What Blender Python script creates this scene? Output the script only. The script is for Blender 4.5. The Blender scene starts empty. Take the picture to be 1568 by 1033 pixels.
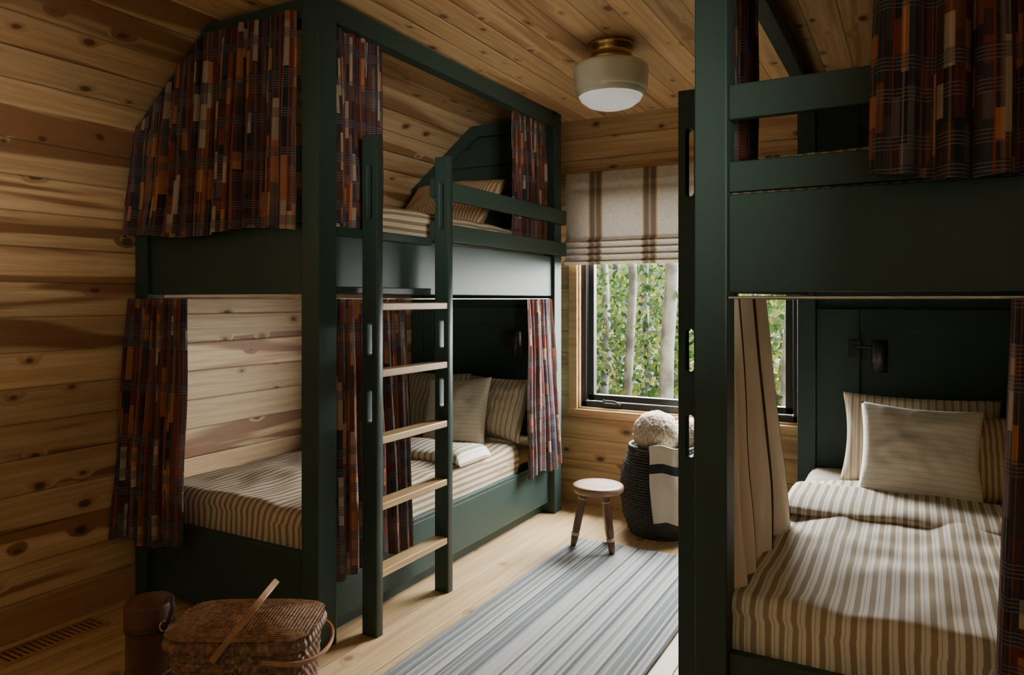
import bpy, bmesh, math, random
from mathutils import Vector, Matrix, noise
random.seed(7)
S=bpy.context.scene
COL=S.collection
# ------------------------------------------------------------------ helpers
def link(o,parent=None):
    COL.objects.link(o)
    if parent is not None:
        o.parent=parent
        o.matrix_parent_inverse=Matrix.Translation(-Vector(parent.location))
    return o
def empty(name,loc=(0,0,0)):
    e=bpy.data.objects.new(name,None); e.location=loc; e.empty_display_size=.1
    COL.objects.link(e); return e
def mesh(name,vs,fs,mat=None,parent=None,smooth=False,uvs=None,bevel=0):
    me=bpy.data.meshes.new(name); me.from_pydata([tuple(v) for v in vs],[],fs)
    if uvs is not None:
        l=me.uv_layers.new(name='UVMap')
        for lp in me.loops: l.data[lp.index].uv=uvs[lp.vertex_index]
    if mat: me.materials.append(mat)
    if smooth:
        for p in me.polygons: p.use_smooth=True
    me.update()
    o=bpy.data.objects.new(name,me); link(o,parent)
    if bevel:
        b=o.modifiers.new('bevel','BEVEL'); b.width=bevel; b.segments=2; b.limit_method='ANGLE'
    return o
BF=[(0,3,2,1),(4,5,6,7),(0,1,5,4),(1,2,6,5),(2,3,7,6),(3,0,4,7)]
def bv(x0,x1,y0,y1,z0,z1):
    if x0>x1:x0,x1=x1,x0
    return [(x0,y0,z0),(x1,y0,z0),(x1,y1,z0),(x0,y1,z0),(x0,y0,z1),(x1,y0,z1),(x1,y1,z1),(x0,y1,z1)]
def box(name,x0,x1,y0,y1,z0,z1,mat,parent=None,bevel=.004):
    return mesh(name,bv(x0,x1,y0,y1,z0,z1),BF,mat,parent,bevel=bevel)
def boxes(name,lst,mat,parent=None,bevel=0):
    vs=[];fs=[]
    for b in lst:
        k=len(vs); vs+=bv(*b); fs+=[tuple(i+k for i in f) for f in BF]
    return mesh(name,vs,fs,mat,parent,bevel=bevel)
def prism_y(name,pts,y0,y1,mat,parent=None,bevel=0):
    n=len(pts)
    vs=[(x,y0,z) for x,z in pts]+[(x,y1,z) for x,z in pts]
    fs=[tuple(range(n)),tuple(range(2*n-1,n-1,-1))]+[(i,i+n,(i+1)%n+n,(i+1)%n) for i in range(n)]
    o=mesh(name,vs,fs,mat,parent)
    bm=bmesh.new(); bm.from_mesh(o.data); bmesh.ops.recalc_face_normals(bm,faces=bm.faces); bm.to_mesh(o.data); bm.free()
    if bevel:
        b=o.modifiers.new('bevel','BEVEL'); b.width=bevel; b.segments=2
    return o
def grid(name,nu,nv,fn,mat,parent=None,uvf=None,closeu=False,solid=0):
    vs=[];uv=[];fs=[]
    for j in range(nv+1):
        for i in range(nu+1):
            u=i/nu;v=j/nv
            p=fn(u,v); vs.append(p); uv.append(uvf(u,v,p) if uvf else (u,v))
    for j in range(nv):
        for i in range(nu):
            a=j*(nu+1)+i; fs.append((a,a+1,a+nu+2,a+nu+1))
    o=mesh(name,vs,fs,mat,parent,True,uv)
    if solid:
        m=o.modifiers.new('s','SOLIDIFY'); m.thickness=solid; m.offset=0
    return o
def lathe(name,prof,c,mat,parent=None,n=48,disp=None):
    nv=len(prof)-1
    def fn(u,v):
        j=min(int(round(v*nv)),nv); r,z=prof[j]; th=u*2*math.pi
        if disp: r=r+disp(th,z,r)
        return (c[0]+r*math.cos(th),c[1]+r*math.sin(th),c[2]+z)
    o=grid(name,n,nv,fn,mat,parent,uvf=lambda u,v,p:(u,p[2]))
    bm=bmesh.new(); bm.from_mesh(o.data); bmesh.ops.remove_doubles(bm,verts=bm.verts,dist=1e-5)
    bmesh.ops.recalc_face_normals(bm,faces=bm.faces); bm.to_mesh(o.data); bm.free()
    return o
def tube(name,pts,r,mat,parent=None,res=8,taper=None,closed=False):
    cu=bpy.data.curves.new(name,'CURVE'); cu.dimensions='3D'; cu.bevel_depth=r; cu.bevel_resolution=4; cu.use_fill_caps=True
    sp=cu.splines.new('POLY'); sp.points.add(len(pts)-1)
    for i,p in enumerate(pts):
        sp.points[i].co=(*p,1)
        if taper: sp.points[i].radius=taper[i]
    sp.use_cyclic_u=closed
    o=bpy.data.objects.new(name,cu); COL.objects.link(o)
    dg=bpy.context.evaluated_depsgraph_get(); dg.update()
    me=bpy.data.meshes.new_from_object(o.evaluated_get(dg)); bpy.data.objects.remove(o)
    me.materials.clear(); me.materials.append(mat)
    for p in me.polygons: p.use_smooth=True
    return link(bpy.data.objects.new(name,me),parent)
# ------------------------------------------------------------------ material helpers
def mk(name,rough=.5,spec=.5):
    m=bpy.data.materials.new(name); m.use_nodes=True; nt=m.node_tree
    b=nt.nodes['Principled BSDF']; b.inputs['Roughness'].default_value=rough
    b.inputs['Specular IOR Level'].default_value=spec
    return m,nt,b
def st(nt,sock,v):
    if isinstance(v,bpy.types.NodeSocket): nt.links.new(v,sock)
    else:
        if sock.type=='RGBA' and len(v)==3: v=(*v,1)
        sock.default_value=v
def nd(nt,t,ins={},**pr):
    n=nt.nodes.new(t)
    for k,v in pr.items(): setattr(n,k,v)
    for k,v in ins.items(): st(nt,n.inputs[k],v)
    return n
def ma(nt,op,a,b=0.0,c=0.0,clamp=False):
    n=nt.nodes.new('ShaderNodeMath'); n.operation=op; n.use_clamp=clamp
    st(nt,n.inputs[0],a); st(nt,n.inputs[1],b); st(nt,n.inputs[2],c); return n.outputs[0]
def mixc(nt,f,a,b,bt='MIX'):
    n=nt.nodes.new('ShaderNodeMix'); n.data_type='RGBA'; n.blend_type=bt
    st(nt,n.inputs[0],f); st(nt,n.inputs[6],a); st(nt,n.inputs[7],b); return n.outputs[2]
def ss(nt,x,a,b):
    n=nd(nt,'ShaderNodeMapRange',{'Value':x,'From Min':a,'From Max':b,'To Min':0.,'To Max':1.},interpolation_type='SMOOTHSTEP'); return n.outputs[0]
def xyz(nt,src='Object'):
    t=nt.nodes.new('ShaderNodeTexCoord'); s=nd(nt,'ShaderNodeSeparateXYZ',{0:t.outputs[src]}); return s.outputs
def comb(nt,x,y=0.,z=0.):
    return nd(nt,'ShaderNodeCombineXYZ',{0:x,1:y,2:z}).outputs[0]
def nz(nt,vec,scale=1.,detail=3.,rough=.5,dist=0.):
    return nd(nt,'ShaderNodeTexNoise',{'Vector':vec,'Scale':scale,'Detail':detail,'Roughness':rough,'Distortion':dist}).outputs[0]
def bump(nt,b,h,strength=.3,dist=.01):
    n=nd(nt,'ShaderNodeBump',{'Height':h,'Strength':strength,'Distance':dist}); nt.links.new(n.outputs[0],b.inputs['Normal'])
def planks(name,along,across,width,light,dark,heart,seed=0.,knot=1.,hs=.75,rough=.5,groove=.05,thr=(.54,.62),gate_t=.66):
    m,nt,b=mk(name,rough,.35); c=xyz(nt); al=c['XYZ'.index(along)]; ac=c['XYZ'.index(across)]
    t=ma(nt,'ADD',ma(nt,'DIVIDE',ac,width),100+seed); idn=ma(nt,'FLOOR',t); fr=ma(nt,'SUBTRACT',t,idn)
    wn=nd(nt,'ShaderNodeTexWhiteNoise',{'W':ma(nt,'ADD',idn,seed)},noise_dimensions='1D').outputs[0]
    off=ma(nt,'MULTIPLY_ADD',wn,37.,al)
    wob=nz(nt,comb(nt,ma(nt,'MULTIPLY',off,14.),ma(nt,'MULTIPLY',ac,30.),idn),1.,2.)
    vo=nd(nt,'ShaderNodeTexVoronoi',{'Vector':comb(nt,ma(nt,'MULTIPLY',off,4.4),t),'Scale':1.,'Randomness':.9},voronoi_dimensions='2D')
    d=ma(nt,'ADD',vo.outputs['Distance'],ma(nt,'MULTIPLY_ADD',wob,.12,-.06)); vr=nd(nt,'ShaderNodeSeparateColor',{0:vo.outputs['Color']}).outputs[0]
    gate=ma(nt,'GREATER_THAN',vr,gate_t); rad=ma(nt,'MULTIPLY',gate,ma(nt,'MULTIPLY_ADD',vr,.26,-.15))
    dd=ma(nt,'SUBTRACT',d,rad)
    halo=ma(nt,'MULTIPLY',gate,ma(nt,'SUBTRACT',1.,ss(nt,dd,0.,.22)))
    gr=nz(nt,comb(nt,ma(nt,'MULTIPLY',off,1.3),ma(nt,'ADD',ma(nt,'MULTIPLY',ac,38.),ma(nt,'MULTIPLY',halo,1.6)),ma(nt,'MULTIPLY',idn,5.13)),1.,6.,.65,.3)
    he=nz(nt,comb(nt,ma(nt,'MULTIPLY',off,.55),ma(nt,'ADD',ma(nt,'MULTIPLY',ac,7.),ma(nt,'MULTIPLY',halo,.4)),ma(nt,'MULTIPLY',idn,7.7)),1.,2.5,.5,.6)
    fg=nz(nt,comb(nt,ma(nt,'MULTIPLY',off,3.),ma(nt,'MULTIPLY',ac,190.),idn),1.,2.)
    col=mixc(nt,ss(nt,gr,.38,.62),light,dark)
    hf=ma(nt,'MULTIPLY',ss(nt,he,*thr),hs)
    col=mixc(nt,hf,col,heart)
    fb=ma(nt,'MULTIPLY_ADD',fg,.35,.82)
    br=ma(nt,'MULTIPLY',ma(nt,'MULTIPLY_ADD',wn,.36,.82),fb)
    col=mixc(nt,1.,col,comb(nt,br,br,br),'MULTIPLY')
    col=mixc(nt,ma(nt,'MULTIPLY',ma(nt,'POWER',halo,2.),.5*knot),col,heart)
    kf=ma(nt,'MULTIPLY',gate,ma(nt,'SUBTRACT',1.,ss(nt,dd,-.02,.03)))
    col=mixc(nt,ma(nt,'MULTIPLY',kf,.8*knot),col,tuple(x*.32 for x in heart))
    e=ma(nt,'MINIMUM',fr,ma(nt,'SUBTRACT',1.,fr)); gv=ss(nt,e,0.,groove)
    gd=ss(nt,e,0.,groove*.5)
    col=mixc(nt,ma(nt,'MULTIPLY',ma(nt,'SUBTRACT',1.,gd),.65),col,tuple(x*.25 for x in heart))
    nt.links.new(col,b.inputs['Base Color'])
    bump(nt,b,ma(nt,'ADD',gv,ma(nt,'MULTIPLY',gr,.06)),.6,.006)
    return m
def simple(name,col,rough=.5,spec=.5,metal=0.,var=.15,scale=8.,bmp=0.,bs=60.,sheen=0.):
    m,nt,b=mk(name,rough,spec); c=nt.nodes.new('ShaderNodeTexCoord').outputs['Object']
    n=nz(nt,c,scale,3.)
    nt.links.new(mixc(nt,ss(nt,n,.3,.7),tuple(x*(1-var) for x in col),tuple(min(1,x*(1+var)) for x in col)),b.inputs['Base Color'])
    b.inputs['Metallic'].default_value=metal
    if sheen: b.inputs['Sheen Weight'].default_value=sheen
    if bmp: bump(nt,b,nz(nt,c,bs,3.),bmp,.01)
    return m
def grainwood(name,col,dark,axis='Y',rough=.45):
    m,nt,b=mk(name,rough); c=xyz(nt); k=[22.,22.,22.]; k['XYZ'.index(axis)]=1.5
    v=comb(nt,*[ma(nt,'MULTIPLY',c[i],k[i]) for i in range(3)])
    n=nz(nt,v,1.,5.,.6,.5)
    nt.links.new(mixc(nt,ss(nt,n,.35,.7),col,dark),b.inputs['Base Color']); bump(nt,b,n,.1,.004); return m
# ------------------------------------------------------------------ materials
PL=(.70,.50,.275); PD=(.56,.365,.18); PH=(.26,.12,.052)
pineL=planks('pine_wall_side','Y','Z',.142,PL,PD,PH,3.,hs=.9,thr=(.52,.59))
pineB=planks('pine_wall_end','X','Z',.142,PL,PD,PH,11.,hs=.5)
pineC=planks('pine_ceiling','Y','X',.135,(.82,.59,.33),(.68,.44,.22),(.36,.175,.08),5.,hs=.65,thr=(.55,.64),gate_t=.56)
pineS=planks('pine_slope','Y','X',.112,PL,PD,PH,23.,hs=.8)
oakF=planks('oak_floor','Y','X',.19,(.62,.45,.24),(.50,.34,.17),(.28,.15,.07),41.,knot=.7,hs=.3,rough=.42,groove=.02,gate_t=.75)
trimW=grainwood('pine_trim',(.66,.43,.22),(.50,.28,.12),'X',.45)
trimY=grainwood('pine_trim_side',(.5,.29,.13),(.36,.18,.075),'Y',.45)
rungW=grainwood('oak_rung',(.60,.42,.20),(.44,.27,.12),'Y',.4)
def green():
    m,nt,b=mk('green_paint',.46,.26); c=nt.nodes.new('ShaderNodeTexCoord').outputs['Object']
    n=nz(nt,c,3.,4.); nt.links.new(mixc(nt,n,(.030,.056,.047),(.036,.066,.055)),b.inputs['Base Color'])
    bump(nt,b,nz(nt,c,140.,2.),.05,.002); return m
G=green()
def plaid():
    m,nt,b=mk('madras_plaid',.9,.15); c=xyz(nt,'UV'); u=c[0]; v=c[1]
    def ramp(fac):
        cr=nt.nodes.new('ShaderNodeValToRGB'); cr.color_ramp.interpolation='CONSTANT'
        cols=[(0,(.020,.024,.035)),(.18,(.065,.034,.026)),(.36,(.17,.055,.028)),(.48,(.036,.045,.062)),(.64,(.12,.028,.022)),(.76,(.40,.165,.07)),(.86,(.11,.10,.10)),(.94,(.42,.35,.27))]
        e=cr.color_ramp.elements
        e[0].position=0; e[0].color=(*cols[0][1],1); e[1].position=cols[1][0]; e[1].color=(*cols[1][1],1)
        for p,q in cols[2:]:
            x=e.new(p); x.color=(*q,1)
        nt.links.new(fac,cr.inputs[0]); return cr.outputs[0]
    sid=ma(nt,'FLOOR',ma(nt,'DIVIDE',u,.034))
    r1=nd(nt,'ShaderNodeTexWhiteNoise',{'W':sid},noise_dimensions='1D').outputs[0]
    bid=ma(nt,'FLOOR',ma(nt,'ADD',ma(nt,'DIVIDE',v,ma(nt,'MULTIPLY_ADD',r1,.16,.06)),ma(nt,'MULTIPLY',r1,17.)))
    rc=nd(nt,'ShaderNodeTexWhiteNoise',{'Vector':comb(nt,sid,bid)},noise_dimensions='2D').outputs[0]
    col=ramp(rc)
    s2=nd(nt,'ShaderNodeTexWhiteNoise',{'W':ma(nt,'ADD',ma(nt,'FLOOR',ma(nt,'DIVIDE',u,.0085)),300.)},noise_dimensions='1D').outputs[0]
    col=mixc(nt,.30,col,ramp(s2))
    wb=nd(nt,'ShaderNodeTexWhiteNoise',{'W':ma(nt,'FLOOR',ma(nt,'DIVIDE',v,.038))},noise_dimensions='1D').outputs[0]
    col=mixc(nt,ma(nt,'MULTIPLY',ma(nt,'GREATER_THAN',wb,.62),.5),col,(.030,.038,.052))
    fh=ma(nt,'FRACT',ma(nt,'DIVIDE',v,.0095)); lh=ma(nt,'MULTIPLY',ma(nt,'LESS_THAN',fh,.28),ma(nt,'GREATER_THAN',wb,.5))
    col=mixc(nt,ma(nt,'MULTIPLY',lh,.45),col,(.24,.22,.20))
    f2=ma(nt,'FRACT',ma(nt,'DIVIDE',u,.136)); l2=ma(nt,'LESS_THAN',ma(nt,'ABSOLUTE',ma(nt,'SUBTRACT',f2,.5)),.03)
    col=mixc(nt,ma(nt,'MULTIPLY',l2,.7),col,(.24,.04,.022))
    nt.links.new(col,b.inputs['Base Color'])
    bump(nt,b,nz(nt,comb(nt,ma(nt,'MULTIPLY',u,500.),ma(nt,'MULTIPLY',v,500.)),1.,1.),.2,.002)
    return m
PLAID=plaid()
def stripes(name,a,bc,period,duty=.5,thin=None,axis=0,rough=.85,trans=0.,vec='UV'):
    m,nt,b=mk(name,rough,.2); c=xyz(nt,vec); u=c[axis]; w=c[1-axis]
    wob=nz(nt,comb(nt,ma(nt,'MULTIPLY',u,3.),ma(nt,'MULTIPLY',w,3.)),1.,1.)
    f=ma(nt,'FRACT',ma(nt,'DIVIDE',ma(nt,'MULTIPLY_ADD',wob,.004,u),period))
    k=ma(nt,'SUBTRACT',ss(nt,f,.02,.09),ss(nt,f,duty,duty+.07))
    col=mixc(nt,k,a,bc)
    if thin:
        k2=ma(nt,'LESS_THAN',ma(nt,'ABSOLUTE',ma(nt,'SUBTRACT',f,duty+(1-duty)/2)),.035); col=mixc(nt,ma(nt,'MULTIPLY',k2,.6),col,thin)
    fine=nz(nt,comb(nt,ma(nt,'MULTIPLY',u,420.),ma(nt,'MULTIPLY',w,420.)),1.,1.)
    col=mixc(nt,ma(nt,'MULTIPLY',fine,.25),col,tuple(x*.5 for x in bc))
    nt.links.new(col,b.inputs['Base Color']); bump(nt,b,fine,.25,.002)
    return m
CREAM=(.86,.82,.72); TAN=(.38,.305,.20)
BLK=stripes('ticking_blanket',CREAM,TAN,.037,.45,(.3,.2,.1))
BLK2=stripes('ticking_blanket_tan',(.66,.58,.45),(.29,.215,.13),.034,.5,(.3,.2,.1))
PST=stripes('ticking_pillow',(.78,.73,.62),(.48,.36,.21),.032,.4,(.2,.12,.06))
POR=stripes('ticking_pillow_rust',(.64,.49,.33),(.36,.21,.10),.022,.5)
PCR=stripes('slub_cushion',(.88,.84,.74),(.77,.72,.60),.024,.25,axis=1)
def lining():
    m,nt,b=mk('lining_with_border',.9,.1); c=xyz(nt,'UV'); u=c[0]
    col=(.80,.72,.60)
    for p0,w1_,w2_ in ((.80,.040,.014),(1.06,.010,0.),(.30,.012,0.)):
        k=ma(nt,'LESS_THAN',ma(nt,'ABSOLUTE',ma(nt,'SUBTRACT',u,p0)),w1_)
        col=mixc(nt,k,col,(.045,.022,.017))
        if w2_:
            k2=ma(nt,'LESS_THAN',ma(nt,'ABSOLUTE',ma(nt,'SUBTRACT',u,p0)),w2_); col=mixc(nt,k2,col,(.20,.06,.03))
    k3=ma(nt,'GREATER_THAN',u,1.44); col=mixc(nt,k3,col,(.10,.04,.03))
    fine=nz(nt,comb(nt,ma(nt,'MULTIPLY',u,420.),ma(nt,'MULTIPLY',c[1],420.)),1.,1.)
    nt.links.new(mixc(nt,ma(nt,'MULTIPLY',fine,.2),col,(.3,.22,.15)),b.inputs['Base Color']); return m
LINB=lining()
def shade():
    m,nt,b=mk('roman_shade_linen',.9,.1); c=xyz(nt); x=c[0]
    f=ma(nt,'FRACT',ma(nt,'ADD',ma(nt,'DIVIDE',ma(nt,'ADD',x,1.808),.365),.5)); d=ma(nt,'MULTIPLY',ma(nt,'ABSOLUTE',ma(nt,'SUBTRACT',f,.5)),.365)
    w1=nz(nt,comb(nt,ma(nt,'MULTIPLY',x,260.),ma(nt,'MULTIPLY',c[2],20.)),1.,2.); w2=nz(nt,comb(nt,ma(nt,'MULTIPLY',x,20.),ma(nt,'MULTIPLY',c[2],260.)),1.,2.)
    ww=ma(nt,'MULTIPLY',ma(nt,'ADD',w1,w2),.5)
    col=mixc(nt,ss(nt,ww,.38,.62),(.50,.44,.35),(.66,.59,.49))
    col=mixc(nt,ma(nt,'LESS_THAN',d,.048),col,(.44,.29,.11)); col=mixc(nt,ma(nt,'LESS_THAN',d,.038),col,(.16,.12,.10)); col=mixc(nt,ma(nt,'LESS_THAN',d,.008),col,(.34,.23,.11))
    nt.links.new(col,b.inputs['Base Color']); bump(nt,b,ww,.3,.003)
    t=nd(nt,'ShaderNodeBsdfTranslucent',{'Color':col}); mx=nd(nt,'ShaderNodeMixShader',{0:.032,1:b.outputs[0],2:t.outputs[0]})
    nt.links.new(mx.outputs[0],nt.nodes['Material Output'].inputs[0]); return m
SHADE=shade()
def rugm():
    m,nt,b=mk('rug_weave',.9,.2); c=xyz(nt); x=c[0]; y=c[1]
    f=ma(nt,'FLOOR',ma(nt,'DIVIDE',x,.0115)); r=nd(nt,'ShaderNodeTexWhiteNoise',{'W':f},noise_dimensions='1D').outputs[0]
    g=ma(nt,'FLOOR',ma(nt,'DIVIDE',x,.10)); r2=nd(nt,'ShaderNodeTexWhiteNoise',{'W':g},noise_dimensions='1D').outputs[0]
    k=ma(nt,'ADD',ma(nt,'MULTIPLY',r,.6),ma(nt,'MULTIPLY',r2,.4))
    col=mixc(nt,ss(nt,k,.25,.7),(.19,.21,.225),(.52,.53,.52))
    e=ma(nt,'LESS_THAN',ma(nt,'FRACT',ma(nt,'DIVIDE',x,.10)),.12); col=mixc(nt,ma(nt,'MULTIPLY',e,.85),col,(.10,.115,.125))
    wv=nz(nt,comb(nt,ma(nt,'MULTIPLY',x,90.),ma(nt,'MULTIPLY',y,260.)),1.,2.)
    col=mixc(nt,ma(nt,'MULTIPLY',ss(nt,wv,.4,.7),.3),col,(.15,.16,.165))
    nt.links.new(col,b.inputs['Base Color']); bump(nt,b,wv,.5,.004); return m
RUG=rugm()
BLACK=simple('black_metal',(.012,.012,.012),.4,.5)
BRASS=simple('brass',(.55,.38,.16),.3,.5,1.)
ROD=simple('pale_nickel',(.6,.58,.52),.35,.5,1.)
IVORY=simple('milk_glass',(.70,.71,.58),.22,.5,var=.04)
def lensm():
    m,nt,b=mk('prismatic_lens',.12,.6); c=xyz(nt)
    r=ma(nt,'SQRT',ma(nt,'ADD',ma(nt,'POWER',ma(nt,'ADD',c[0],1.24),2.),ma(nt,'POWER',ma(nt,'SUBTRACT',c[1],3.18),2.)))
    w=ma(nt,'SINE',ma(nt,'MULTIPLY',r,700.)); nt.links.new(mixc(nt,ma(nt,'MULTIPLY_ADD',w,.3,.5),(.55,.6,.6),(.85,.88,.86)),b.inputs['Base Color']); bump(nt,b,w,.4,.003)
    b.inputs['Emission Color'].default_value=(1,.97,.9,1); b.inputs['Emission Strength'].default_value=.35; return m
LENS=lensm()
def glassm():
    m,nt,b=mk('window_glass',.05); out=nt.nodes['Material Output']
    t=nd(nt,'ShaderNodeBsdfTransparent',{'Color':(.97,.98,.98)}); g=nd(nt,'ShaderNodeBsdfGlossy',{'Roughness':.02}); mx=nd(nt,'ShaderNodeMixShader',{0:.04,1:t.outputs[0],2:g.outputs[0]})
    nt.links.new(mx.outputs[0],out.inputs[0]); return m
GLASS=glassm()
WICK=simple('black_wicker',(.028,.026,.024),.6,.4,var=.5,scale=60.)
WICB=simple('brown_wicker',(.18,.088,.038),.5,.4,var=.45,scale=50.)
LEATH=simple('brown_leather',(.11,.038,.022),.45,.5,var=.3,scale=10.,bmp=.15,bs=90.)
LEATD=simple('dark_leather',(.035,.014,.010),.45,.5,var=.3,scale=10.,bmp=.15,bs=90.)
BOUC=simple('boucle',(.52,.44,.33),.95,.1,var=.35,scale=70.,bmp=.9,bs=110.,sheen=.3)
STW=grainwood('stool_top_wood',(.28,.155,.085),(.18,.085,.045),'X',.45)
STD=simple('stool_leg_wood',(.11,.045,.022),.35,.5,var=.3)
TIP=simple('pale_wood_ring',(.5,.38,.25),.5)
BENT=grainwood('bent_wood',(.38,.18,.07),(.25,.11,.04),'X',.35)
def throwm():
    m,nt,b=mk('wool_throw_banded',.95,.1); c=xyz(nt,'UV'); v=c[1]
    k=ma(nt,'LESS_THAN',ma(nt,'ABSOLUTE',ma(nt,'SUBTRACT',v,.45)),.045)
    n=nz(nt,comb(nt,ma(nt,'MULTIPLY',c[0],60.),ma(nt,'MULTIPLY',v,60.)),1.,2.)
    nt.links.new(mixc(nt,k,mixc(nt,n,(.5,.46,.38),(.68,.63,.54)),(.03,.033,.04)),b.inputs['Base Color']); bump(nt,b,n,.4,.004); return m
THROW=throwm()
MATT=simple('mattress_ticking',(.45,.40,.33),.9,.1)
# ------------------------------------------------------------------ room shell
XL,XR,YB,YF,ZC=-3.12,.60,-1.7,4.42,2.54
ZK=2.12; SX=.53
WX0,WX1,WZ0,WZ1=-1.955,-.565,.625,2.14
boxes('wall_left',[(XL-.12,XL,YB,YF+.15,-.1,ZK)],pineL)
ry0,ry1,rz0,rz1=-.15,.95,1.15,2.04
boxes('wall_right',[(XR,XR+.12,YB,ry0,-.1,ZK),(XR,XR+.12,ry1,YF+.15,-.1,ZK),(XR,XR+.12,ry0,ry1,-.1,rz0),(XR,XR+.12,ry0,ry1,rz1,ZK)],pineL)
boxes('wall_far',[(XL-.12,WX0,YF,YF+.15,-.1,2.75),(WX1,XR+.12,YF,YF+.15,-.1,2.75),(WX0,WX1,YF,YF+.15,-.1,WZ0),(WX0,WX1,YF,YF+.15,WZ1,2.75)],pineB)
bx0,bx1,bz0,bz1=-2.3,-.3,.95,2.1
# the near wall (behind the camera) gets the bunk green, put in to cut bounced light
boxes('wall_near',[(XL-.12,bx0,YB-.15,YB,-.1,2.75),(bx1,XR+.12,YB-.15,YB,-.1,2.75),(bx0,bx1,YB-.15,YB,-.1,bz0),(bx0,bx1,YB-.15,YB,bz1,2.75)],G)
boxes('floor',[(XL-.12,XR+.12,YB-.15,YF+.15,-.1,0)],oakF)
boxes('ceiling',[(XL+SX,XR-SX,YB-.15,YF+.15,ZC,ZC+.1)],pineC)
prism_y('ceiling_slope_left',[(XL-.12,ZK),(XL,ZK),(XL+SX,ZC),(XL+SX,ZC+.1),(XL-.12,ZK+.1)],YB-.15,YF+.15,pineS)
prism_y('ceiling_slope_right',[(XR+.12,ZK),(XR,ZK),(XR-SX,ZC),(XR-SX,ZC+.1),(XR+.12,ZK+.1)],YB-.15,YF+.15,pineS)
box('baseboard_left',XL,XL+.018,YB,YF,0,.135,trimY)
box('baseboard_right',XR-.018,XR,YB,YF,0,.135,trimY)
box('baseboard_far',XL+.018,XR-.018,YF-.018,YF,0,.135,trimW)
# window
def window(nm,x0,x1,z0,z1,yin,yout):
    w=empty(nm,((x0+x1)/2,(yin+yout)/2,z0))
    s=1 if yout>yin else -1
    def bb(n,a,b,c,d,e,f,m): 
        y0,y1=min(c,d),max(c,d); return box(n,a,b,y0,y1,e,f,m,w,.003)
    ym=yin+s*.075
    bb('jamb_left',x0,x0+.012,yin,yout,z0,z1,trimW); bb('jamb_right',x1-.012,x1,yin,yout,z0,z1,trimW)
    bb('jamb_bottom',x0,x1,yin,yout,z0,z0+.012,trimW)
    f=.035
    for n,a,b,c,d in (('frame_left',x0+.012,x0+.012+f,z0+.012,z1),('frame_right',x1-.012-f,x1-.012,z0+.012,z1),('frame_bottom',x0+.012,x1-.012,z0+.012,z0+.012+f),('frame_top',x0+.012,x1-.012,z1-f,z1)):
        bb(n,a,b,yin+s*.03,yin+s*.12,c,d,BLACK)
    g=.012+f+.006; h=.04
    for n,a,b,c,d in (('sash_left',x0+g,x0+g+h,z0+g,z1-g),('sash_right',x1-g-h,x1-g,z0+g,z1-g),('sash_bottom',x0+g,x1-g,z0+g,z0+g+h),('sash_top',x0+g,x1-g,z1-g-h,z1-g)):
        bb(n,a,b,yin+s*.05,yin+s*.10,c,d,BLACK)
    mesh('pane',[(x0+g,ym,z0+g),(x1-g,ym,z0+g),(x1-g,ym,z1-g),(x0+g,ym,z1-g)],[(0,1,2,3)],GLASS,w)
    return w
w1=window('window_1',WX0,WX1,WZ0,WZ1,YF,YF+.15)
box('crank_base',-1.78,-1.66,YF+.015,YF+.04,WZ0+.02,WZ0+.045,BLACK,w1)
tube('crank_handle',[(-1.68,YF+.02,WZ0+.045),(-1.70,YF+.005,WZ0+.06),(-1.78,YF+.005,WZ0+.062)],.006,BLACK,w1)
window('added_window_near',bx0,bx1,bz0,bz1,YB,YB-.15)  # added out of view behind the camera to let light in
w3=empty('added_window_side',(XR+.06,(ry0+ry1)/2,rz0))  # added out of view beside the camera, lets light into the upper bunk
boxes('frame',[(XR+.03,XR+.09,ry0,ry0+.04,rz0,rz1),(XR+.03,XR+.09,ry1-.04,ry1,rz0,rz1),(XR+.03,XR+.09,ry0+.04,ry1-.04,rz0,rz0+.04),(XR+.03,XR+.09,ry0+.04,ry1-.04,rz1-.04,rz1)],BLACK,w3,bevel=.003)
mesh('pane',[(XR+.06,ry0+.04,rz0+.04),(XR+.06,ry1-.04,rz0+.04),(XR+.06,ry1-.04,rz1-.04),(XR+.06,ry0+.04,rz1-.04)],[(0,1,2,3)],GLASS,w3)
# casing
boxes('trim_1',[(WX0-.06,WX0,YF-.02,YF,WZ0-.03,WZ1+.06),(WX1,WX1+.06,YF-.02,YF,WZ0-.03,WZ1+.06),(WX0,WX1,YF-.02,YF,WZ1,WZ1+.06),(WX0-.06,WX1+.06,YF-.035,YF,WZ0-.035,WZ0)],trimW,bevel=.003)
boxes('added_window_trim',[(XR-.018,XR,ry0-.07,ry0,rz0-.07,rz1+.06),(XR-.018,XR,ry1,ry1+.07,rz0-.07,rz1+.06),(XR-.018,XR,ry0,ry1,rz0-.07,rz0),(XR-.018,XR,ry0,ry1,rz1,rz1+.06)],trimY,bevel=.003)  # second one is the casing of the added side window
# roman shade
sh=empty('roman_shade',(-1.26,YF-.04,1.6))
def shf(u,v):
    x=-2.02+u*1.52
    L=v
    if L<.6: z=2.175-(L/.6)*.43; y=YF-.05-.006*math.sin(L/.6*math.pi)
    else:
        q=(L-.6)/.4; z=1.745-q*.17+.014*math.sin(q*4*2*math.pi+math.pi); y=YF-.058-.036*abs(math.sin(q*4*math.pi))
    y+=.004*noise.noise(Vector((x*4,z*6,0)))
    return (x,y,z)
grid('cloth',60,90,shf,SHADE,sh)
box('headrail',-2.02,-.50,YF-.045,YF-.022,2.15,2.18,SHADE,sh)
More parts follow.
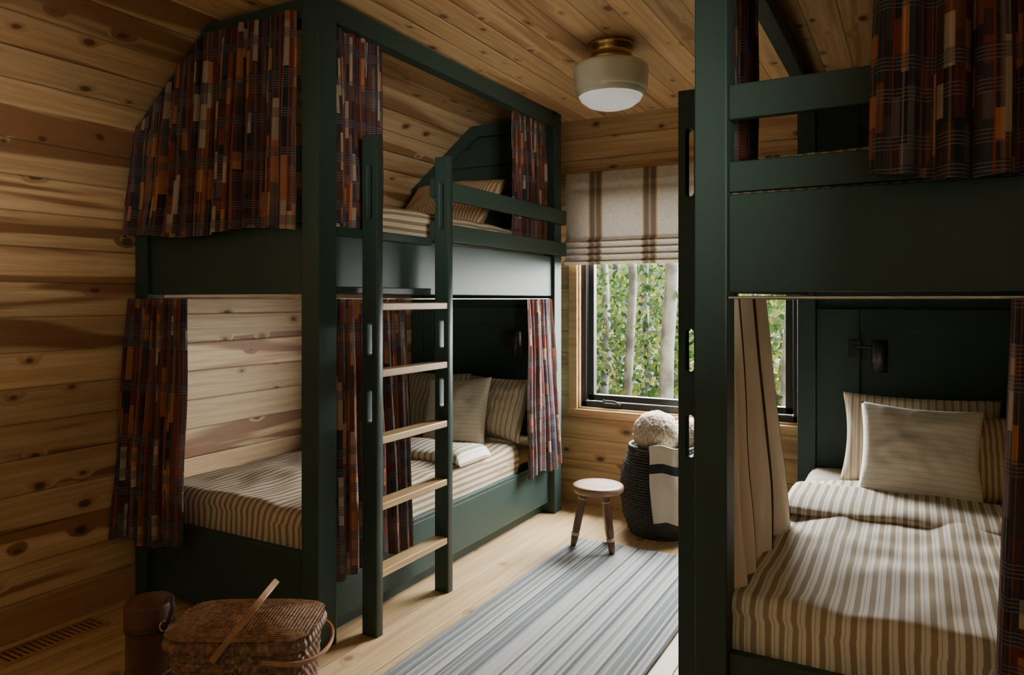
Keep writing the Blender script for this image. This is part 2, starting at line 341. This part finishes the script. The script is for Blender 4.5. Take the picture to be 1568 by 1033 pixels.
# ------------------------------------------------------------------ curtains
def curtain(name,A,B,A2,B2,zt,zb,folds,amp,cw,mat,parent,seed=0,nu=None,nv=26,flare=1.5,wav=.012):
    nu=nu or int(folds*14)
    rnd=random.Random(seed); ph=rnd.random()*6
    def fn(s,t):
        w=s+.35/folds*math.sin(2*math.pi*s*folds*.37+ph)*.6
        a=(A[0]*(1-t)+A2[0]*t,A[1]*(1-t)+A2[1]*t); b=(B[0]*(1-t)+B2[0]*t,B[1]*(1-t)+B2[1]*t)
        dx,dy=b[0]-a[0],b[1]-a[1]; l=math.hypot(dx,dy) or 1
        nx,ny=-dy/l,dx/l
        x=a[0]+dx*s; y=a[1]+dy*s
        top=zt(x) if callable(zt) else zt
        bot=zb+wav*math.sin(s*9+ph)
        z=top+(bot-top)*t
        k=amp*(.55+.45*min(1,t*flare))
        f1=math.sin(2*math.pi*folds*w+ph); f=k*(f1*.8+.25*math.sin(4.3*math.pi*folds*s+t*2+seed))
        f+=k*.5*noise.noise(Vector((s*folds*.8,t*2.2,seed)))
        sl=k*.35*math.cos(2*math.pi*folds*w+ph)
        return (x+nx*f+dx/l*sl,y+ny*f+dy/l*sl,z)
    return grid(name,nu,nv,fn,mat,parent,uvf=lambda u,v,p:(u*cw+seed*.5,p[2]))
# ------------------------------------------------------------------ ladder stile
def stile(name,x0,x1,y0,y1,z1,slots,mat,parent,sw=.030):
    cu=bpy.data.curves.new(name,'CURVE'); cu.dimensions='2D'; cu.fill_mode='BOTH'; cu.extrude=(y1-y0)/2-.003; cu.bevel_depth=.003; cu.bevel_resolution=1
    def sp(pts):
        s=cu.splines.new('POLY'); s.points.add(len(pts)-1)
        for i,p in enumerate(pts): s.points[i].co=(p[0],p[1],0,1)
        s.use_cyclic_u=True
    xm=(x0+x1)/2; e=.003
    sp([(x0+e,e),(x1-e,e),(x1-e,z1-e),(x0+e,z1-e)])
    for a,b in slots:
        r=sw/2; pts=[]
        for i in range(13):
            t=math.pi*i/12; pts.append((xm+r*math.cos(t),b-r+r*math.sin(t)))
        for i in range(13):
            t=math.pi+math.pi*i/12; pts.append((xm+r*math.cos(t),a+r+r*math.sin(t)))
        sp(pts[::-1])
    o=bpy.data.objects.new(name,cu); COL.objects.link(o)
    dg=bpy.context.evaluated_depsgraph_get(); dg.update()
    me=bpy.data.meshes.new_from_object(o.evaluated_get(dg)); bpy.data.objects.remove(o)
    me.transform(Matrix.Translation((0,(y0+y1)/2,0))@Matrix.Rotation(math.pi/2,4,'X'))
    me.materials.clear(); me.materials.append(mat)
    return link(bpy.data.objects.new(name,me),parent)
SLOTS=[(1.67,1.89),(1.12,1.26),(.85,.99)]
RZ=[1.335,1.065,.795,.527,.257]
# ------------------------------------------------------------------ bunk
def bunk(fx,nm='bunk_bed'):
    W=1.122
    E=empty(nm,(fx(W/2),3.13,0))
    def B(n,w0,w1,y0,y1,z0,z1,m=G,bevel=.004):
        return box(n,fx(w0),fx(w1),y0,y1,z0,z1,m,E,bevel)
    Y0,Y1=2.045,4.21
    B('post_near',W-.09,W,Y0,Y0+.10,0,2.53); B('post_far',W-.09,W,Y1-.10,Y1,0,2.53)
    for tag,ya,yb in (('near',Y0,Y0+.09),('far',Y1-.09,Y1)):
        prism_y('wall_post_'+tag,[(fx(a),b) for a,b in ((0,0),(.085,0),(.085,2.087),(0,2.125))],ya,yb,G,E,.003)
        prism_y('slope_member_'+tag,[(fx(a),b) for a,b in ((0,2.125),(.085,2.087),(.53,2.435),(.495,2.512))],ya,yb,G,E,.003)
        prism_y('top_member_'+tag,[(fx(a),b) for a,b in ((.495,2.512),(.53,2.435),(W-.09,2.435),(W-.09,2.512))],ya,yb,G,E,.003)
    B('top_beam_front',W-.075,W-.01,Y0+.1,Y1-.1,2.44,2.525)
    B('end_panel_upper',.085,W-.09,Y0+.02,Y0+.055,1.37,1.643); B('end_panel_lower',.085,W-.09,Y0+.02,Y0+.055,.04,.36)
    B('end_rail_top',.085,W-.09,Y0+.02,Y0+.05,1.853,1.95); B('end_rail_low',.085,W-.09,Y0+.02,Y0+.05,1.65,1.735)
    prism_y('end_board_far',[(fx(a),b) for a,b in ((.085,.04),(W-.09,.04),(W-.09,2.44),(.53,2.435),(.085,2.085))],Y1-.05,Y1-.03,G,E)
    for tag,za,zb in (('lower',.4,1.30),('upper',1.7,2.36)):
        B('headboard_stile_wall_'+tag,.085,.17,Y1-.075,Y1-.05,za,zb if tag=='lower' else 2.1); B('headboard_stile_front_'+tag,W-.30,W-.09,Y1-.075,Y1-.05,za,zb)
        B('headboard_rail_'+tag,.17,W-.30,Y1-.075,Y1-.05,zb-.12,zb)
    B('side_panel_upper',W-.055,W-.02,Y0+.1,Y1-.1,1.37,1.62)
    B('side_cap_upper',W-.05,W+.02,Y0+.1,2.76,1.60,1.635); B('side_lip_upper',W-.05,W+.015,Y0+.1,2.76,1.37,1.40)
    B('side_panel_lower',W-.075,W-.04,Y0+.1,Y1-.1,.07,.315)
    B('toe_kick',W-.12,W-.09,Y0+.1,Y1-.1,0,.07)
    B('base_cap',W-.095,W-.04,Y0+.1,Y1-.1,.315,.335)
    B('guard_rail_top',W,W+.03,2.765,4.225,1.825,1.915); B('guard_rail_low',W,W+.03,2.765,4.225,1.625,1.71)
    B('deck_upper',.01,W-.06,Y0+.06,Y1-.08,1.40,1.44); B('deck_lower',.01,W-.08,Y0+.06,Y1-.08,.22,.26)
    B('mattress_lower',.03,W-.10,Y0+.08,Y1-.09,.26,.455,MATT,.03); B('mattress_upper',.03,W-.07,Y0+.08,Y1-.09,1.44,1.72,MATT,.03)
    tube('curtain_rod_end',[(fx(.09),Y0+.0,1.355),(fx(W-.095),Y0+.0,1.355)],.004,ROD,E)
    tube('curtain_rod_side',[(fx(W-.03),Y0+.1,1.352),(fx(W-.03),Y1-.1,1.352)],.004,ROD,E)
    for tag,y in (('near',2.255),('far',2.76)):
        xa,xb=sorted((fx(W+.033),fx(W+.108)))
        stile('ladder_stile_'+tag,xa,xb,y,y+.04,2.008,SLOTS,G,E)
    for i,z in enumerate(RZ):
        B('ladder_rung_%d'%(i+1),W+.036,W+.105,2.295,2.76,z-.03,z,rungW,.004)
    return E
fl=lambda w:-3.10+w
fr_=lambda w:.577-w
BL=bunk(fl); BR=bunk(fr_,'bunk_bed.001')
W=1.122
zs_l=lambda x: min(2.46,2.10+max(0,(x+3.06))*.785)
zs_r=lambda x: min(2.46,2.10+max(0,(.54-x))*.785)
c=empty('bunk_curtain',(-2.6,2.0,1.6))
curtain('end_cloth',(-3.06,2.02),(-2.07,2.02),(-3.10,1.98),(-2.07,2.0),zs_l,1.62,11,.026,2.5,PLAID,c,1,nu=170)
c=empty('bunk_curtain',(-2.9,2.0,.3))
curtain('end_cloth',(-3.085,2.01),(-2.71,2.01),(-3.10,1.95),(-2.70,1.975),1.352,.30,6,.034,1.7,PLAID,c,2)
c=empty('bunk_curtain',(-2.0,2.3,1.65))
curtain('side_cloth',(-2.025,2.16),(-2.025,2.47),(-2.02,2.16),(-2.02,2.46),2.45,1.645,4,.028,1.3,PLAID,c,3)
c=empty('bunk_curtain',(-2.03,3.9,1.7))
curtain('side_cloth',(-2.03,3.66),(-2.03,4.09),(-2.035,3.68),(-2.035,4.09),2.44,1.70,5,.030,1.4,PLAID,c,4)
c=empty('bunk_curtain',(-1.98,2.4,.25))
curtain('side_cloth',(-2.0,2.16),(-2.0,2.62),(-1.985,2.15),(-1.985,2.68),1.352,.25,6,.024,1.7,PLAID,c,5)
c=empty('bunk_curtain',(-1.97,3.9,.3))
curtain('side_cloth',(-2.0,3.78),(-2.0,4.10),(-1.965,3.74),(-1.95,4.14),1.352,.31,5,.026,1.3,PLAID,c,6)
c=empty('bunk_curtain',(.2,2.0,1.6))
curtain('end_cloth',(-.07,2.01),(.54,2.01),(-.09,1.99),(.56,1.99),zs_r,1.645,6,.032,1.7,PLAID,c,7,nu=120)
c=empty('bunk_curtain',(.35,2.0,.2))
curtain('end_cloth',(.20,2.0),(.52,2.0),(.165,1.985),(.54,1.985),1.352,.22,5,.030,1.5,PLAID,c,8)
c=empty('bunk_curtain',(-.5,2.5,1.65))
curtain('side_cloth',(-.497,2.16),(-.497,2.75),(-.497,2.16),(-.497,2.70),2.45,1.645,6,.02,1.6,PLAID,c,9)
c=empty('bunk_curtain',(-.5,2.6,.3))
curtain('side_lining',(-.490,2.17),(-.490,2.80),(-.465,2.17),(-.440,2.98),1.352,.40,4,.042,1.5,LINB,c,0,nu=90)
curtain('side_cloth',(-.500,2.17),(-.500,2.80),(-.475,2.17),(-.450,2.98),1.352,.40,4,.042,1.5,PLAID,c,0,nu=90)
# ------------------------------------------------------------------ bedding
def drape(name,x0,x1,y0,y1,top,dx0,dx1,dy0,dy1,mat,parent,r=.05,amp=.010,seed=0,nu=90,nv=140):
    def ed(s,a,b):
        if s<a+r:
            e=(a+r)-s
            if e<math.pi*r/2: return a+r-r*math.sin(e/r), r*(1-math.cos(e/r))
            return a, r+(e-math.pi*r/2)
        if s>b-r:
            e=s-(b-r)
            if e<math.pi*r/2: return b-r+r*math.sin(e/r), r*(1-math.cos(e/r))
            return b, r+(e-math.pi*r/2)
        return s,0
    def fn(u,v):
        s=(x0-dx0)+u*((x1+dx1)-(x0-dx0)); q=(y0-dy0)+v*((y1+dy1)-(y0-dy0))
        x,zx=ed(s,x0,x1); y,zy=ed(q,y0,y1)
        d=max(zx,zy)
        n=noise.noise(Vector((s*3.2,q*2.6,seed)))*amp*1.4+noise.noise(Vector((s*9,q*7,seed+4)))*amp*.7+noise.noise(Vector((s*16,q*5,seed+9)))*amp*.25
        cr=.018*(1-((x-(x0+x1)/2)/((x1-x0)/2))**2)
        k=1 if d<r else 0
        return (x+(0 if k else n*.7),y+(0 if k else n*.7),top-d+n*(1 if k else .2)+cr*max(0,1-d/r))
    return grid(name,nu,nv,fn,mat,parent,uvf=lambda u,v,p:((x0-dx0)+u*((x1+dx1)-(x0-dx0)),v*2.2))
def fold(name,x0,x1,y0,y1,z0,h,mat,parent,seed=0):
    yc,hy=(y0+y1)/2,(y1-y0)/2
    def fn(u,v):
        th=v*2*math.pi; c_,s_=math.cos(th),math.sin(th)
        y=yc+hy*math.copysign(abs(c_)**.6,c_); z=z0+h/2+h/2*math.copysign(abs(s_)**.75,s_)
        x=x0+u*(x1-x0)
        n=noise.noise(Vector((x*5,y*5,seed)))
        ex=min(u,1-u)*(x1-x0); k=1 if ex>.03 else (ex/.03)**.5
        z=z0+h*.4+(z-z0-h*.4)*max(k,.05)+n*.014-(.03*max(0,1-ex/.06)**2)
        return (x,y+.02*noise.noise(Vector((x*4,seed,1))),z)
    return grid(name,70,36,fn,mat,parent,uvf=lambda u,v,p:(p[0],v))
def pillow(name,w,h,t,loc,tilt,yaw,mat,seed=0,roll=0.,uvoff=0):
    n=36; vs=[];uv=[];fs=[]
    M=Matrix.Translation(loc)@Matrix.Rotation(yaw,4,'Z')@Matrix.Rotation(tilt,4,'X')@Matrix.Rotation(roll,4,'Z')
    for side in (1,-1):
        for j in range(n+1):
            for i in range(n+1):
                a=i/n*2-1;b=j/n*2-1
                th=(max(0,(1-a*a))*max(0,(1-b*b)))**.38
                x=a*(1-.075*(math.cos(b*math.pi/2)))*w/2; y=b*(1-.075*(math.cos(a*math.pi/2)))*h/2
                z=side*t/2*th*(1+.2*noise.noise(Vector((a*1.8,b*1.8,seed+side))))+side*.012*noise.noise(Vector((a*4,b*4,seed)))*th
                vs.append(M@Vector((x,y,z))); uv.append((x+uvoff,y))
    N=(n+1)**2
    for s in (0,1):
        for j in range(n):
            for i in range(n):
                a=s*N+j*(n+1)+i; f=(a,a+1,a+n+2,a+n+1); fs.append(f if s==0 else f[::-1])
    o=mesh(name,vs,fs,mat,None,True,uv)
    bm=bmesh.new(); bm.from_mesh(o.data); bmesh.ops.remove_doubles(bm,verts=bm.verts,dist=1e-4); bm.to_mesh(o.data); bm.free()
    return o
R=math.radians
c=empty('bed_blanket',(-2.55,3.1,.48))
drape('cover',-3.075,-2.01-.03,2.105,3.75,.49,.08,.14,.13,0,BLK2,c,seed=1,amp=.014)
fold('folded_edge',-3.06,-2.03,3.10,3.42,.485,.075,BLK,c,1)
c=empty('bed_blanket',(-2.55,3.1,1.72))
drape('cover',-3.075,-2.04,2.115,4.1,1.765,.08,.12,.10,0,BLK2,c,seed=2)
c=empty('bed_blanket',(.03,3.1,.48))
drape('cover',-.485,.555,2.105,3.75,.495,.14,.08,.13,0,BLK,c,seed=3,amp=.018)
fold('folded_edge',-.49,.55,3.05,3.48,.488,.055,BLK,c,4)
c=empty('bed_blanket',(.03,3.1,1.72))
drape('cover',-.485,.555,2.115,4.1,1.735,.10,.08,.10,0,BLK2,c,seed=5)
for s,(a,b,z) in enumerate(((-3.06,-2.04,.46),(-.48,.55,.46))):
    c=empty('bed_sheet',((a+b)/2,3.9,z)); drape('sheet',a,b,3.5,4.1,.475,.08,.08,0,0,simple('sheet_ochre',(.42,.30,.14),.9) if s==0 else MATT,c,seed=8,nu=40,nv=30)
pillow('bed_pillow',.56,.42,.17,(-2.77,3.86,.68),R(68),R(0),PST,1)
pillow('bed_pillow',.50,.40,.17,(-2.28,3.86,.68),R(66),R(-6),PST,2)
pillow('throw_pillow',.42,.42,.15,(-2.42,3.66,.675),R(66),R(6),PCR,3,roll=R(4))
pillow('bed_pillow',.70,.48,.18,(-2.60,3.84,1.94),R(45),0,POR,4)
pillow('bed_pillow',.66,.44,.17,(.02,3.86,.69),R(66),0,PST,5)
pillow('bed_pillow',.60,.40,.17,(.27,3.64,.675),R(62),R(3),POR,6,)
pillow('throw_pillow',.47,.42,.16,(.02,3.55,.69),R(66),R(2),PCR,7,roll=R(-2))
pillow('bed_pillow',.66,.44,.18,(.05,3.88,1.89),R(38),0,POR,8)
# ------------------------------------------------------------------ sconces
def sconce(x,z,dx):
    e=empty('wall_sconce',(x,4.13,z)); y=4.16
    box('backplate_block',x-.03,x+.03,y-.035,y,z-.05,z+.05,BLACK,e,.004)
    tube('arm',[(x,y-.03,z+.02),(x,y-.10,z+.02),(x+dx*.6,y-.13,z+.02),(x+dx,y-.13,z+.02)],.008,BLACK,e)
    cx,cy=x+dx,y-.15
    lathe('shade',[(.0,.06),(.030,.06),(.036,.055),(.036,-.10),(.033,-.10),(.033,.045),(.0,.045)],(cx,cy,z),BLACK,e,28)
sconce(-.27,1.09,.12); sconce(-2.33,1.09,.13); sconce(-.02,2.02,.12); 
# ------------------------------------------------------------------ ceiling light
c=empty('ceiling_light',(-1.24,3.18,2.54)); cc=(-1.24,3.18,0)
lathe('canopy',[(0,2.54),(.108,2.54),(.11,2.53),(.105,2.512),(.097,2.507),(.097,2.475),(.112,2.468),(.117,2.46),(.09,2.445),(0,2.445)],cc,BRASS,c,48)
lathe('glass_drum',[(.09,2.452),(.13,2.449),(.160,2.440),(.172,2.428),(.175,2.414),(.173,2.395),(.170,2.345),(.168,2.328),(.160,2.320),(.15,2.318)],cc,IVORY,c,64)
lathe('glass_skirt',[(.160,2.326),(.157,2.308),(.153,2.297),(.148,2.294)],cc,IVORY,c,64)
lathe('lens',[(.148,2.297),(.138,2.278),(.108,2.256),(.06,2.241),(.0,2.236)],cc,LENS,c,64)
# ------------------------------------------------------------------ stool
sx,sy=-1.50,3.66
c=empty('wooden_stool',(sx,sy,0))
lathe('seat',[(0,.335),(.10,.337),(.128,.34),(.137,.335),(.139,.322),(.136,.308),(.128,.300),(.0,.300)],(sx,sy,.008),STW,c,48)
for i,a in enumerate((205,325,85)):
    a=R(a); d=Vector((math.cos(a),math.sin(a),0))
    p0=Vector((sx,sy,.315))+d*.075; p1=Vector((sx,sy,.0135))+d*.135
    ax=(p1-p0); Lg=ax.length
    prof=[(0,0),(.019,.0),(.019,.03),(.016,.05),(.021,.10),(.021,.22),(.017,.235),(.0165,.245),(.02,.255),(.018,Lg-.02),(.014,Lg),(0,Lg)]
    o=lathe('leg_%d'%(i+1),prof,(0,0,0),STD,c,20)
    q=Vector((0,0,1)).rotation_difference(ax.normalized()).to_matrix().to_4x4(); o.data.transform(Matrix.Translation(p0)@q)
    for k,(za,zb) in enumerate(((.232,.25),(.045,.05))):
        o=lathe('leg_ring_%d_%d'%(i,k),[(.012,za),(.0225,za),(.0225,zb),(.012,zb)],(0,0,0),TIP,c,20); o.data.transform(Matrix.Translation(p0)@q)
# ------------------------------------------------------------------ big basket
bx,by=-1.285,4.10
c=empty('storage_basket',(bx,by,0))
key=[(0,.175),(.04,.195),(.12,.222),(.22,.234),(.32,.232),(.40,.215),(.45,.196),(.485,.188),(.50,.188)]
def RB(z):
    for (a,ra),(b,rb) in zip(key,key[1:]):
        if a<=z<=b:
            t=(z-a)/(b-a); t=t*t*(3-2*t)*.5+t*.5; return ra+(rb-ra)*t
    return key[-1][1]
pr=[(0,.004)]+[(RB(z/260*.5),z/260*.5) for z in range(261)]+[(.175,.5),(.17,.47),(.19,.40),(.20,.25),(.16,.02),(0,.02)]
def dsp(th,z,r):
    if r<.155 or z>.497: return 0
    row=math.floor(z/.0155); return .0045*math.sin(26*2*th/2+row*math.pi)*1+.003*math.sin(z/.0155*2*math.pi)
lathe('woven_body',pr,(bx,by,.0),WICK,c,312,dsp)
tube('rim',[(bx+.182*math.cos(i/40*2*math.pi),by+.182*math.sin(i/40*2*math.pi),.50) for i in range(40)],.011,WICK,c,closed=True)
def ball(name,loc,r,sd):
    bm=bmesh.new(); bmesh.ops.create_icosphere(bm,subdivisions=5,radius=r)
    for v in bm.verts:
        d=v.co.normalized(); v.co+=d*(.007*noise.noise(d*22+Vector((sd,0,0)))+.004*noise.noise(d*45)+.006*noise.noise(d*3)); v.co.z*=.94
    me=bpy.data.meshes.new(name); bm.to_mesh(me); bm.free(); me.materials.append(BOUC)
    for p in me.polygons:p.use_smooth=True
    o=bpy.data.objects.new(name,me); o.location=loc; COL.objects.link(o)
ball('boucle_ball_pillow',(-1.305,4.07,.575),.135,1); ball('boucle_ball_pillow',(-1.16,4.20,.56),.10,5)
c=empty('throw_blanket',(bx+.08,by-.2,.3))
ang0=math.atan2(-.90,.44)
def tf(u,v):
    th=ang0+(u-.5)*(1.05-.15*v)+.12*v; L=v*.62
    if L<.12: r=.13+L*.5; z=.49+L*.30
    else:
        q=L-.12
        z=.526-max(0,q-.02)*.86; r=max(RB(min(max(z,0),.5)),.188)+.014+.006*math.sin(u*14)+.006*noise.noise(Vector((u*4,v*6,2)))
    return (bx+r*math.cos(th),by+r*math.sin(th),z+.01*math.sin(u*6))
grid('cloth',40,60,tf,THROW,c,solid=.008)
# ------------------------------------------------------------------ rug
def rf(u,v):
    y=.6+v*(3.74-.6); x=-1.66+u*.82; x+=.008*noise.noise(Vector((u*1.5,y*2,0)))
    return (x,y,.010+.0015*noise.noise(Vector((x*5,y*5,1))))
o=grid('striped_rug',40,120,rf,RUG); m=o.modifiers.new('s','SOLIDIFY'); m.thickness=.008; m.offset=-1
# ------------------------------------------------------------------ picnic basket
pc=Vector((-1.865,1.615,0)); c=empty('picnic_basket',pc); ang=R(29)
MT=Matrix.Translation(pc)@Matrix.Rotation(ang,4,'Z')
def rr(th,a,b,p=4.5):
    c_,s_=math.cos(th),math.sin(th); k=(abs(c_/a)**p+abs(s_/b)**p)**(-1/p); return k*c_,k*s_
def pf(u,v):
    th=u*2*math.pi; z=v*.29; k=.88+.12*v+.03*math.sin(v*math.pi); x,y=rr(th,.212*k,.145*k)
    row=math.floor(z/.014)
    d=.0035*math.sin(u*88*math.pi+row*math.pi)+.0018*math.sin(z/.014*2*math.pi)
    l=math.hypot(x,y); return MT@Vector((x+x/l*d,y+y/l*d,z+.003))
grid('woven_body',352,84,pf,WICB,c)
def lf(u,v):
    th=u*2*math.pi; k=v; x,y=rr(th,.228,.158)
    x*=k;y*=k; z=.325+.018*(1-k**2)
    z+=.0028*math.sin((x+y)*300)*math.sin((x-y)*300)
    return MT@Vector((x,y,z))
grid('lid_top',200,90,lf,WICB,c)
def lr(u,v):
    th=u*2*math.pi; x,y=rr(th,.228,.158); z=.285+v*.04; l=math.hypot(x,y); d=.004*math.sin(v*math.pi*2.0)+.003*math.sin(u*120*math.pi)
    return MT@Vector((x+x/l*d,y+y/l*d,z))
grid('lid_rim',360,10,lr,WICB,c)
box('bottom',pc.x-.10,pc.x+.10,pc.y-.08,pc.y+.08,.002,.01,WICB,c)
def handle(nm,px,tilt,H,mat,w=.010):
    vs=[];fs=[]; n=40
    pts=[]
    for i in range(n+1):
        t=i/n*math.pi; y=-.163*math.cos(t); h=H*(math.sin(t)**.55 if math.sin(t)>0 else 0)
        pts.append((px+h*math.sin(tilt),y,.27+h*math.cos(tilt)))
    dirw=Vector((math.cos(tilt),0,-math.sin(tilt)))
    for i,p in enumerate(pts):
        P=Vector(p); a=pts[max(0,i-1)]; b=pts[min(n,i+1)]; tg=(Vector(b)-Vector(a)).normalized(); nn=tg.cross(dirw).normalized()
        for s,q in ((1,1),(-1,1),(-1,-1),(1,-1)): vs.append(MT@(P+dirw*w*s+nn*.004*q))
    for i in range(n):
        for k in range(4): fs.append((i*4+k,i*4+(k+1)%4,i*4+4+(k+1)%4,i*4+4+k))
    fs+= [(3,2,1,0),(n*4,n*4+1,n*4+2,n*4+3)]
    mesh(nm,vs,fs,mat,c,bevel=.002)
handle('handle_raised',-.05,R(38),.20,BENT)
handle('handle_lowered',.10,R(97),.165,BENT,.007)
# ------------------------------------------------------------------ leather flask case
fx0,fy0=-2.27,1.55
c=empty('leather_bottle_case',(fx0,fy0,0))
lathe('body',[(0,.002),(.070,.002),(.074,.01),(.074,.25),(.076,.252),(.078,.26),(.0785,.320),(.074,.330),(.0,.332)],(fx0,fy0,0),LEATH,c,48)
lathe('band_top',[(.074,.238),(.079,.24),(.079,.252),(.074,.254)],(fx0,fy0,0),LEATD,c,48)
lathe('band_low',[(.073,.08),(.077,.082),(.077,.1),(.073,.102)],(fx0,fy0,0),LEATD,c,48)
tube('strap',[(fx0+.079*math.cos(R(-10)),fy0-.01,.24),(fx0+.10,fy0,.28),(fx0+.11,fy0+.01,.32),(fx0+.085,fy0+.02,.342),(fx0+.06,fy0+.02,.336)],.007,LEATD,c)
tube('buckle',[(fx0+.088,fy0-.012+.012*math.cos(t*math.pi/6),.265+.016*math.sin(t*math.pi/6)) for t in range(12)],.0025,BRASS,c,closed=True)
# floor vent
c=empty('floor_vent',(-2.99,1.62,0))
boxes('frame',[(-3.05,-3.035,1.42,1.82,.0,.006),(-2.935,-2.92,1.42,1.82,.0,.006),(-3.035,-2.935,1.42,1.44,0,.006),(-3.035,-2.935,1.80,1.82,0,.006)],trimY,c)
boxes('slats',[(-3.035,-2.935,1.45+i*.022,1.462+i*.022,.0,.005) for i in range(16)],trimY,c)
mesh('well',[(-3.035,1.44,.001),(-2.935,1.44,.001),(-2.935,1.8,.001),(-3.035,1.8,.001)],[(0,1,2,3)],BLACK,c)
# ------------------------------------------------------------------ outside
def leafm():
    m,nt,b=mk('leaves',.6,.2); g=nt.nodes.new('ShaderNodeNewGeometry'); cr=nt.nodes.new('ShaderNodeValToRGB')
    e=cr.color_ramp.elements; K=.20; cc_=lambda *a:(a[0]*K,a[1]*K,a[2]*K,1)
    e[0].color=cc_(.03,.09,.02); e[1].color=cc_(.60,.55,.10); x=e.new(.45); x.color=cc_(.12,.25,.05); x=e.new(.8); x.color=cc_(.36,.46,.08)
    nt.links.new(g.outputs['Random Per Island'],cr.inputs[0]); nt.links.new(cr.outputs[0],b.inputs['Base Color'])
    t=nd(nt,'ShaderNodeBsdfTranslucent',{'Color':cr.outputs[0]}); mx=nd(nt,'ShaderNodeMixShader',{0:.5,1:b.outputs[0],2:t.outputs[0]})
    nt.links.new(mx.outputs[0],nt.nodes['Material Output'].inputs[0]); return m
LEAF=leafm(); BARK=simple('birch_bark',(.17,.18,.18),.8,.1,var=.5,scale=4.,bmp=.4,bs=12.)
GR=simple('forest_floor',(.02,.025,.01),.95,.1,var=.6,scale=3.)
mesh('ground',[(-40,4.8,-1.2),(30,4.8,-1.2),(30,60,-1.0),(-40,60,-1.0)],[(0,1,2,3)],GR)
vs=[];fs=[]
cl=[]
for i in range(460):
    y=random.uniform(8.5,24); x=-.28*y+random.uniform(-.36,.42)*y; zt=1.5+(y-8)*.12
    z=random.uniform(-1.2,zt); cl.append((x,y,z,random.uniform(.35,.9)))
for (x,y,z,r) in cl:
    for k in range(85):
        p=Vector((random.gauss(0,1),random.gauss(0,1),random.gauss(0,.7)))*r*.55+Vector((x,y,z))
        s=random.uniform(.03,.07)*(.6+y/22)
        a=Vector((random.gauss(0,1),random.gauss(0,.6),random.gauss(0,1))).normalized(); b_=a.cross(Vector((random.gauss(0,1),1,random.gauss(0,1)))).normalized()
        q=len(vs); vs+=[p-a*s,p+b_*s*.6,p+a*s,p-b_*s*.6]; fs.append((q,q+1,q+2,q+3))
mesh('forest_foliage',vs,fs,LEAF)
for (rt,y,r) in ((-.302,8.,.08),(-.36,8.6,.055),(-.335,12.,.06),(-.141,8.5,.08),(-.40,10,.06),(-.25,12,.09),(-.18,13,.12),(-.45,10,.09),(-.05,10,.1),(-.22,17,.12),(-.38,18,.1),(-.30,20,.1)):
    x=rt*y; pts=[(x+.04*math.sin(k*1.3+y),y,-1.3+k*.7) for k in range(9)]
    tube('birch_tree',pts,r,BARK,None,taper=[1.15-.05*k for k in range(9)])
# ------------------------------------------------------------------ light
w=bpy.data.worlds.new('World'); S.world=w; w.use_nodes=True; bg=w.node_tree.nodes['Background']; bg.inputs[0].default_value=(.80,.92,.72,1); bg.inputs[1].default_value=.8
sd=bpy.data.lights.new('sun','SUN'); sd.energy=165.; sd.angle=R(140); sd.color=(1.0,.985,.96)
so=bpy.data.objects.new('sun',sd); COL.objects.link(so); so.location=(2,9,6)
so.rotation_euler=Vector((-.18,-.90,-.02)).to_track_quat('-Z','Y').to_euler()
sd=bpy.data.lights.new('fill_near','SUN'); sd.energy=.3; sd.angle=R(50); sd.color=(1.0,.92,.80)  # added fill from behind the camera, standing in for ground bounce
so=bpy.data.objects.new('fill_near',sd); COL.objects.link(so); so.location=(-1,-6,-1)
so.rotation_euler=Vector((-.10,.88,.40)).to_track_quat('-Z','Y').to_euler()
sd=bpy.data.lights.new('fill_side','SUN'); sd.energy=6.5; sd.angle=R(22); sd.color=(1.0,.92,.80)  # added fill through the side opening, brightens the left bunk's aisle side
so=bpy.data.objects.new('fill_side',sd); COL.objects.link(so); so.location=(4,-2,1)
so.rotation_euler=Vector((-.70,.73,.11)).to_track_quat('-Z','Y').to_euler()
# ------------------------------------------------------------------ camera
cd=bpy.data.cameras.new('camera'); co=bpy.data.objects.new('camera',cd); COL.objects.link(co)
cd.sensor_width=36; cd.lens=36*1108/1568; cd.shift_y=-58.5/1568; cd.clip_start=.02
co.location=(0,0,1.35); co.rotation_euler=(math.pi/2,0,math.atan2(616,1108))
S.camera=co
